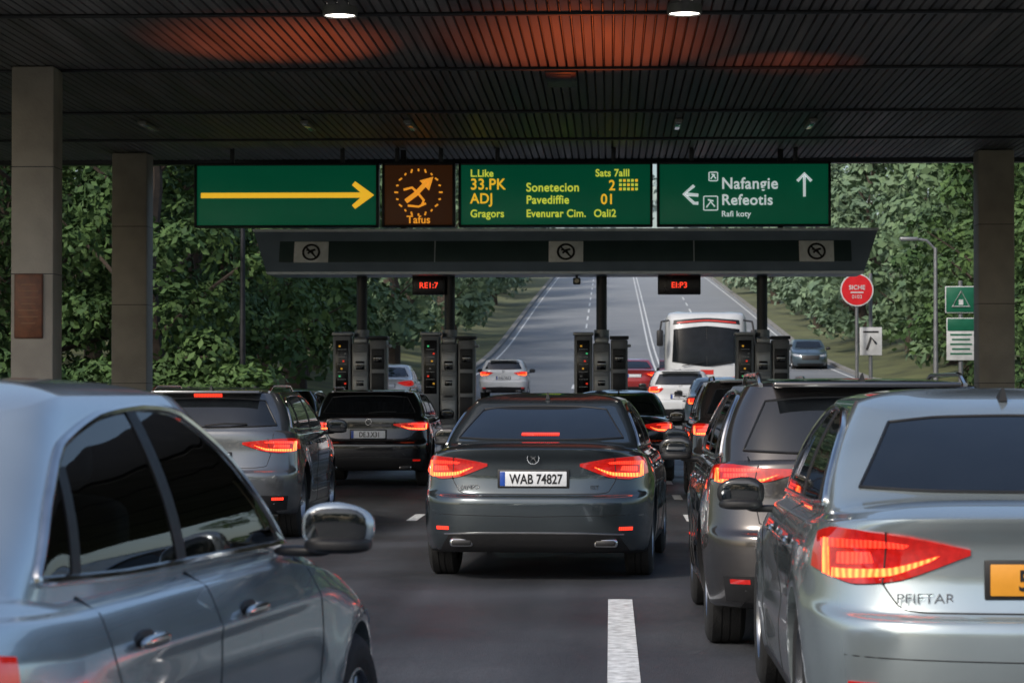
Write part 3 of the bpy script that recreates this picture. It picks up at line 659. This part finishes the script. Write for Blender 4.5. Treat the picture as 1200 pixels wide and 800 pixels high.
C=car('suv_car',(1.46,14.35,.004),0,SUV,PC,gh=.97,lod=2,light=(.95,1.06,.40,.42),rails=True,ptxt='BR 5512')
D=car('suv_car',(1.95,33,.004),0,SUV,PD,gh=1.1,light=(.88,1.04,.38,.40),ptxt='OK 9914',rails=True)
F=car('sedan_car',(.14,40.8,.004),0,SED,PK,gh=1.05,light=(.80,.96,.38,.42),ptxt='GG 710')
G=car('suv_car',(-4.0,25,.004),0,SUV,PG,gh=.86,light=(.86,1.0,.38,.50),ptxt='LT 8840',rails=True,cbrake=True)
H=car('suv_car',(-3.66,38.6,.004),0,SUV,PK,gh=.83,light=(.86,.99,.38,.42),ptxt='DE.3.X31',rails=True,plate_z=.80)
car('hatchback_car',(-5.95,44.5,.004),0,SUV,PK,gh=.86,lod=0,light=(.86,1.0,.38,.42))
car('hatchback_car',(1.95,71,gz(72)+.004),0,SUV,PW,gh=.95,lod=1,light=(.9,1.08,.48,.40),cut_glass=False)
car('sedan_car',(2.8,64,gz(65)+.004),0,SED,PBL,gh=1.1,lod=0,light=(.79,.96,.38,.42))
car('hatchback_car',(-4.05,97,gz(98)+.004),0,SUV,PW,gh=.9,lod=1,light=(.88,1.04,.40,.42),cut_glass=False)
car('sedan_car',(-7.35,84,gz(86)+.004),0,SED,PW,gh=1.2,lod=0,on=False)
car('sedan_car',(.95,100,gz(101)+.004),0,SED,PR,gh=1.1,lod=0,light=(.79,.96,.38,.42))
o=car('suv_car',(10.1,134,gz(131)+.004),180,SUV,PBL,gh=1.0,lod=0,on=False); o.rotation_euler[0]=-.03
def add_glow_spot(par,loc,tgt,e,ang):  # added spots throwing a red brake-light glow onto the canopy ceiling
    l=bpy.data.lights.new('ceiling_glow_spot','SPOT'); l.energy=e; l.color=(1,.15,.035); l.spot_size=math.radians(ang); l.spot_blend=1; l.shadow_soft_size=.08
    o=bpy.data.objects.new('ceiling_glow_spot',l); scene.collection.objects.link(o)
    d=Vector(tgt)-Vector(loc); bpy.context.view_layer.update()
    o.matrix_world=Matrix.Translation(loc)@d.to_track_quat('-Z','Y').to_matrix().to_4x4()
    mw=o.matrix_world.copy(); o.parent=par; o.matrix_parent_inverse=par.matrix_world.inverted(); o.matrix_world=mw
add_glow_spot(H,(-4.3,38.4,1.0),(-4.4,33.6,6),760,30); add_glow_spot(F,(-.3,40.6,1.0),(-.4,34.2,6),820,30); add_glow_spot(D,(2.5,32.8,1.1),(2.4,35.6,6),420,26)
# ------------------------------------------------------------------ bus
def bus(loc,rz):
    root=empty('coach_bus',loc,rz)
    lv=[(.35,.35,.35,1.0,.5,9.6,5,5),(.30,.30,.30,1.18,.12,9.86,5,5),(.55,.55,.55,1.25,.0,9.98,5,5),(1.2,1.2,1.2,1.27,0,10,5,4.6),(2.0,2.0,2.0,1.27,0,9.93,5,4.4),(2.75,2.75,2.75,1.25,.05,9.74,5,4.4),(3.0,3.0,3.0,1.22,.1,9.62,5,4.4),(3.14,3.14,3.12,1.12,.25,9.45,5,4.4),(3.19,3.19,3.16,.8,.8,9.0,4,4),(3.2,3.2,3.17,.1,2,8.0,4,4)]
    rings=[half_ring(r,1.3 if r[4]<1.2 else 2.5,8.7 if r[5]>8.8 else 7.5,18,20,18) for r in catmull(lv,4)]
    v,f=rings_to_mesh(rings); pr=Proj([Vector(q) for q in v],f,10)
    m=MB(); m.add(v,f,PW); m.build('body',root)
    g=MB(); patch(g,pr.front,[(-1.05,1.62),(0,1.48),(1.05,1.62)],[(-1.0,2.62),(0,2.72),(1.0,2.62)],GLB,.012,30,14)
    patch(g,pr.side,[(.6,1.45),(8.9,1.45)],[(.6,2.5),(8.9,2.5)],GLB,.008,40,6,False,True); g.build('windows',root)
    t=MB(); OR=M('bus_orange',(.75,.14,.02),.35); RD=M('bus_red',(.6,.03,.02),.35)
    patch(t,pr.front,[(-1.02,2.76),(0,2.84),(1.02,2.76)],[(-1.0,2.9),(0,2.97),(1.0,2.9)],INK,.008,20,5)
    patch(t,pr.front,[(-.9,2.80),(0,2.87),(.9,2.80)],[(-.9,2.84),(0,2.91),(.9,2.84)],RD,.012,20,3)
    patch(t,pr.front,[(-1.15,.95),(-.3,.92),(.4,1.02),(1.15,1.30)],[(-1.15,1.22),(-.3,1.10),(.4,1.12),(1.15,1.36)],OR,.008,24,5)
    patch(t,pr.front,[(-1.1,.72),(-.3,.66),(.5,.58)],[(-1.1,.90),(-.3,.80),(.5,.62)],RD,.008,24,5)
    patch(t,pr.front,[(-.55,.33),(.55,.33)],[(-.6,.52),(.6,.52)],BLK,.008,12,4); patch(t,pr.front,[(-.2,1.24),(.2,1.24)],[(-.2,1.38),(.2,1.38)],RD,.01,8,3)
    for s in (-1,1):
        patch(t,pr.front,[(s*.72,.62),(s*1.08,.66)],[(s*.72,.80),(s*1.1,.9)],CLR,.012,10,5)
        tube(t,[(s*1.15,9.5,2.9),(s*1.38,9.9,2.85),(s*1.42,10.0,2.6)],.03,BLK,6); rbox(t,(s*1.43,10.0,2.35),(.2,.12,.5),BLK,.05)
    tube(t,[(-.1,10.02,1.5),(-.75,10.02,1.62)],.012,BLK); tube(t,[(.75,10.02,1.5),(.1,10.02,1.62)],.012,BLK); tube(t,[(0,10.01,1.5),(0,9.79,2.7)],.012,BLK)
    t.build('trim',root)
    wm=make_wheel(.48)
    for y in (2.4,7.6):
        for s in (-1,1):
            o=bpy.data.objects.new('wheel',wm); scene.collection.objects.link(o); o.parent=root; o.location=(s*1.18,y,.48); o.rotation_euler=(0,0,0 if s>0 else pi)
bus((2.95,88.2,gz(81)+.01),pi)
# ------------------------------------------------------------------ roadside signs and posts
POL=M('galvanised_pole',(.25,.26,.27),.45,.6)
def post(name,x,y,h,r=.04): 
    e=empty(name,(x,y,gh_(x,y))); m=MB(); cyl(m,(0,.06,-.1),(0,.06,h),r,POL,12); m.build('pole',e); return e
SR=M('sign_red',(.55,.015,.02),.4,emis=(.6,.01,.02),es=.15); SW=M('sign_plain_white',(.6,.62,.62),.45); SG=M('sign_plain_green',(.01,.13,.07),.4)
def disc(m,r,y,mat,z,n=40): m.add([(r*math.cos(2*pi*k/n),y,z+r*math.sin(2*pi*k/n)) for k in range(n)],[tuple(range(n))],mat)
e=post('round_red_traffic_sign',5.76,60,3.95); m=MB(); tube(m,[(0,-.0,3.6),(0,.03,3.6)],.385,SW,40); disc(m,.355,-.005,SR,3.6)
rbox(m,(0,-.012,3.54),(.3,.006,.03),SW,0); m.build('disc',e)
text(e,'SICHE',(0,-.012,3.61),.14,SW,'CENTER',bold=.003); text(e,'0103',(0,-.012,3.40),.12,SW,'CENTER')
e=post('notice_sign',6.12,60.4,4.0,.045); m=MB(); rbox(m,(0,0,2.4),(.52,.03,.66),SW,.01); tube(m,[(-.1,-.02,2.2),(0,-.02,2.5),(.12,-.02,2.35)],.03,INK,5); rbox(m,(0,-.018,2.62),(.36,.006,.04),INK,0); m.build('board',e)
e=post('warning_sign',8.1,59.5,3.8,.05); m=MB(); rbox(m,(0,0,3.36),(.72,.04,.62),SW,.01); rbox(m,(0,-.02,3.36),(.68,.02,.58),SG,.006)
tube(m,[(-.2,-.035,3.2),(0,-.035,3.56),(.2,-.035,3.2)],.025,SW,5,True); rbox(m,(0,-.035,3.3),(.1,.01,.12),SW,0)
rbox(m,(0,0,2.45),(.66,.04,.98),SW,.01); rbox(m,(0,-.02,2.78),(.62,.02,.28),SG,.005); 
for i in range(5): rbox(m,(0,-.022,2.55-i*.11),(.5-.08*(i%2),.006,.04),SG,0)
m.build('boards',e)
def lamp(x,y,h,arm,mat=POL):
    e=empty('street_lamp',(x,y,gh_(x,y))); m=MB(); cyl(m,(0,0,-.2),(0,0,h),.08,mat,14,.05); tube(m,[(0,0,h-.05),(arm*.4,0,h+.2),(arm,0,h+.25)],.035,mat,8); rbox(m,(arm*1.2,0,h+.24),(.5,.2,.1),mat,.04); m.build('mast',e)
lamp(8.85,70,4.9,-.6); lamp(-8.65,60,6.5,-1.0,DK)
e=empty('metal_fence',(0,57.5,0)); m=MB()
for x in np.arange(-17,-7.9,1.5): rbox(m,(x,0,.75),(.07,.07,1.6),DK,.01)
for z in (.3,.9,1.5): rbox(m,(-12.5,0,z),(9.2,.04,.05),DK,.005)
for x in np.arange(-17,-8,.14): rbox(m,(x+.04,.0,.9),(.015,.02,1.25),DK,0)
m.build('rails',e)
# ------------------------------------------------------------------ trees
def leafmat(name,dark,light,aer=True):
    m=bpy.data.materials.new(name); m.use_nodes=True; nt=m.node_tree; b=nt.nodes['Principled BSDF']
    g=nt.nodes.new('ShaderNodeNewGeometry'); n=nt.nodes.new('ShaderNodeTexNoise'); n.inputs['Scale'].default_value=.5; n.inputs['Detail'].default_value=1
    nt.links.new(g.outputs['Position'],n.inputs['Vector'])
    mr=nt.nodes.new('ShaderNodeMapRange'); mr.inputs[1].default_value=.35; mr.inputs[2].default_value=.68; nt.links.new(n.outputs['Fac'],mr.inputs[0])
    a=nt.nodes.new('ShaderNodeMath'); a.operation='MULTIPLY_ADD'; a.inputs[1].default_value=.5; nt.links.new(g.outputs['Random Per Island'],a.inputs[0])
    h=nt.nodes.new('ShaderNodeMath'); h.operation='MULTIPLY'; h.inputs[1].default_value=.55; nt.links.new(mr.outputs[0],h.inputs[0]); nt.links.new(h.outputs[0],a.inputs[2])
    mx=nt.nodes.new('ShaderNodeMix'); mx.data_type='RGBA'; mx.inputs[6].default_value=(*dark,1); mx.inputs[7].default_value=(*light,1); nt.links.new(a.outputs[0],mx.inputs['Factor']); nt.links.new(mx.outputs[2],b.inputs['Base Color'])
    b.inputs['Roughness'].default_value=.6; b.inputs['Specular IOR Level'].default_value=.2
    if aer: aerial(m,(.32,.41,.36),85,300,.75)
    return m
LF=leafmat('leaves',(.030,.068,.028),(.11,.19,.06)); LFM=leafmat('leaves_mid',(.055,.11,.05),(.16,.25,.10)); LFD=leafmat('leaves_distant',(.30,.38,.36),(.42,.50,.48),False)  # mid and distant leaves are paler: haze painted into their colour
BARK=M('bark',(.06,.045,.035),.9,nscale=8,namt=.3)
def leaves(C,Rr,nl,leaf,rng,sq=.75):
    C=np.repeat(C,nl,0); Rr=np.repeat(Rr,nl); n=len(C)
    d=rng.normal(size=(n,3)); d[:,2]=np.where((d[:,2]<-.3)&(rng.uniform(size=n)<.6),-d[:,2],d[:,2]); d/=np.linalg.norm(d,axis=1)[:,None]
    p=C+d*(Rr*rng.uniform(.72,1.08,n))[:,None]*np.array([1,1,sq])
    nn=d+rng.normal(size=(n,3))*.5+np.array([0,0,.3]); nn/=np.linalg.norm(nn,axis=1)[:,None]
    t=np.cross(nn,rng.normal(size=(n,3))); t/=np.linalg.norm(t,axis=1)[:,None]; b=np.cross(nn,t)
    s=leaf*rng.uniform(.6,1.3,n)[:,None]
    V=np.stack([p-t*s,p-b*s*.55,p+t*s,p+b*s*.55],1).reshape(-1,3); F=np.arange(n*4).reshape(-1,4)
    return V,F
def tree_mesh(seed,h,rad,nc,nl,leaf,base=.06,lm=None):
    rng=np.random.default_rng(seed); m=MB(); lm=lm or LF
    tp=[(0,0,-.3)]; 
    for i in range(1,7): tp.append((rng.normal()*.12*i*.5,rng.normal()*.12*i*.5,h*.85*i/6))
    tube(m,tp,.028*h,BARK,9,r2=.03)
    C=[];R=[]
    for i in range(nc):
        t=base+(1-base)*rng.uniform(0,1)**.9; env=rad*(math.sin(pi*min(1,(t*.86+.12)))**.7)*(1-.25*t)*rng.uniform(.75,1.12)
        a=rng.uniform(0,2*pi); r=env*math.sqrt(rng.uniform(.35,1)); C.append((r*math.cos(a),r*math.sin(a),t*h)); R.append(rng.uniform(.55,1.15)*rad/3.6)
    for c,r in list(zip(C,R))[:22]:
        z0=max(.12*h,c[2]-math.hypot(c[0],c[1])*.8); z0=min(z0,.8*h); tube(m,[(0,0,z0),(c[0]*.5,c[1]*.5,(z0+c[2])/2+.1),c],.07,BARK,5,r2=.02)
    V,F=leaves(np.array(C),np.array(R),nl,leaf,rng); m.add(V.tolist(),F.tolist(),lm)
    o=m.build('t'); me=o.data; bpy.data.objects.remove(o); return me
TN=[tree_mesh(s+40,12+s%3,3.6,72,190,.115) for s in range(1,4)]
TM=[tree_mesh(s,12+s%3,3.5+.3*(s%2),66,100,.165) for s in range(1,4)]
TF=[tree_mesh(s+20,12+s%3,3.6+.3*(s%2),52,60,.27,lm=LFM) for s in range(1,4)]
def inst(name,me,x,y,sc,z=None):
    o=bpy.data.objects.new(name,me); scene.collection.objects.link(o); o.location=(x,y,(gh_(x,y) if z is None else z)-.05); o.rotation_euler[2]=random.uniform(0,6.28); o.scale=(sc*random.uniform(.9,1.1),sc*random.uniform(.9,1.1),sc); return o
rt=random.Random(11)
pick=lambda y:(TN if y<77 else TM if y<110 else TF)[rt.randrange(3)]
y=61
while y<262:
    for row,(xl) in enumerate((-12.0,-17.5)):
        xo=xl+ (1.0 if y>120 else 0)+(1.3 if y>190 else 0)
        if row==1 and y>110: continue
        inst('deciduous_tree',pick(y),xo+rt.uniform(-1,1),y+rt.uniform(-1.5,1.5),rt.uniform(.8,1.1))
    y+=5.4 if y<105 else 9
y=63
while y<262:
    for row,xl in enumerate((15.6,22.0)):
        if row==0 and y<84: continue
        if row==1 and y>120: continue
        xo=xl-(1.2 if y>150 else 0)-(1.0 if y>200 else 0)+(.8 if row==0 and 118<y<142 else 0)
        inst('deciduous_tree',pick(y),xo+rt.uniform(-.7,.7),y+rt.uniform(-1.5,1.5),rt.uniform(.8,1.15))
    y+=5.5 if y<105 else 8
inst('deciduous_tree',TN[2],12.6,68,.85); inst('deciduous_tree',TN[1],14.2,74,1.0); inst('deciduous_tree',TM[2],12.2,80,.8); inst('deciduous_tree',TN[0],-15,66,1.1)
rng=np.random.default_rng(9); m=MB(); C=rng.normal(size=(16,3))*np.array([.6,.5,.25])+np.array([0,0,.6]); V,F=leaves(C,np.full(16,.5),130,.08,rng); m.add(V.tolist(),F.tolist(),LF)
for c in C[:8]: tube(m,[(0,0,-.1),tuple(c)],.025,BARK,5)
o=m.build('t'); SH=o.data; bpy.data.objects.remove(o)
for i in range(20): inst('shrub',SH,-8.6-i*.5+rt.uniform(-.2,.2),59.5+rt.uniform(0,2),rt.uniform(.9,1.5))
for i in range(9): inst('shrub',SH,13.4+i*.7,64+rt.uniform(0,3),rt.uniform(.8,1.4))
def treeline(seed,n,x0,x1,y0,y1,z0,z1,mat,leaf):
    rng=np.random.default_rng(seed); C=np.stack([rng.uniform(x0,x1,n),rng.uniform(y0,y1,n),rng.uniform(z0,z1,n)],1)
    V,F=leaves(C,rng.uniform(1.5,3,n),50,leaf,rng); m=MB(); m.add(V.tolist(),F.tolist(),mat); m.build('distant_treeline')
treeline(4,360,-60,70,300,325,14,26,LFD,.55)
treeline(5,360,-70,70,-62,-50,0,10,LFM,.55)
# ------------------------------------------------------------------ light, sky, camera
w=bpy.data.worlds.new('World'); scene.world=w; w.use_nodes=True; nt=w.node_tree
sk=nt.nodes.new('ShaderNodeTexSky'); sk.sky_type='NISHITA'; sk.sun_disc=False; sk.sun_elevation=math.radians(38); sk.sun_rotation=math.radians(215); sk.dust_density=3; sk.air_density=1.0; sk.altitude=100
bg=nt.nodes['Background']; nt.links.new(sk.outputs[0],bg.inputs[0]); bg.inputs[1].default_value=.15
l=bpy.data.lights.new('sun','SUN'); l.energy=2.1; l.angle=math.radians(12); l.color=(1,.93,.84); o=bpy.data.objects.new('sun',l); scene.collection.objects.link(o)
el,az=math.radians(38),math.radians(215); d=Vector((math.sin(az)*math.cos(el),math.cos(az)*math.cos(el),math.sin(el))); o.rotation_euler=(-d).to_track_quat('-Z','Y').to_euler(); o.location=(0,-10,30)
cam=bpy.data.cameras.new('camera'); co=bpy.data.objects.new('camera',cam); scene.collection.objects.link(co); scene.camera=co
cam.lens=90; cam.sensor_width=36; cam.clip_end=3000; co.location=(0,0,1.5); co.rotation_euler=(math.radians(90+1.05),0,math.radians(2.195))
cam.dof.use_dof=True; cam.dof.focus_distance=21; cam.dof.aperture_fstop=7.5
scene.view_settings.view_transform='Standard'; scene.view_settings.look='None'; scene.view_settings.exposure=0
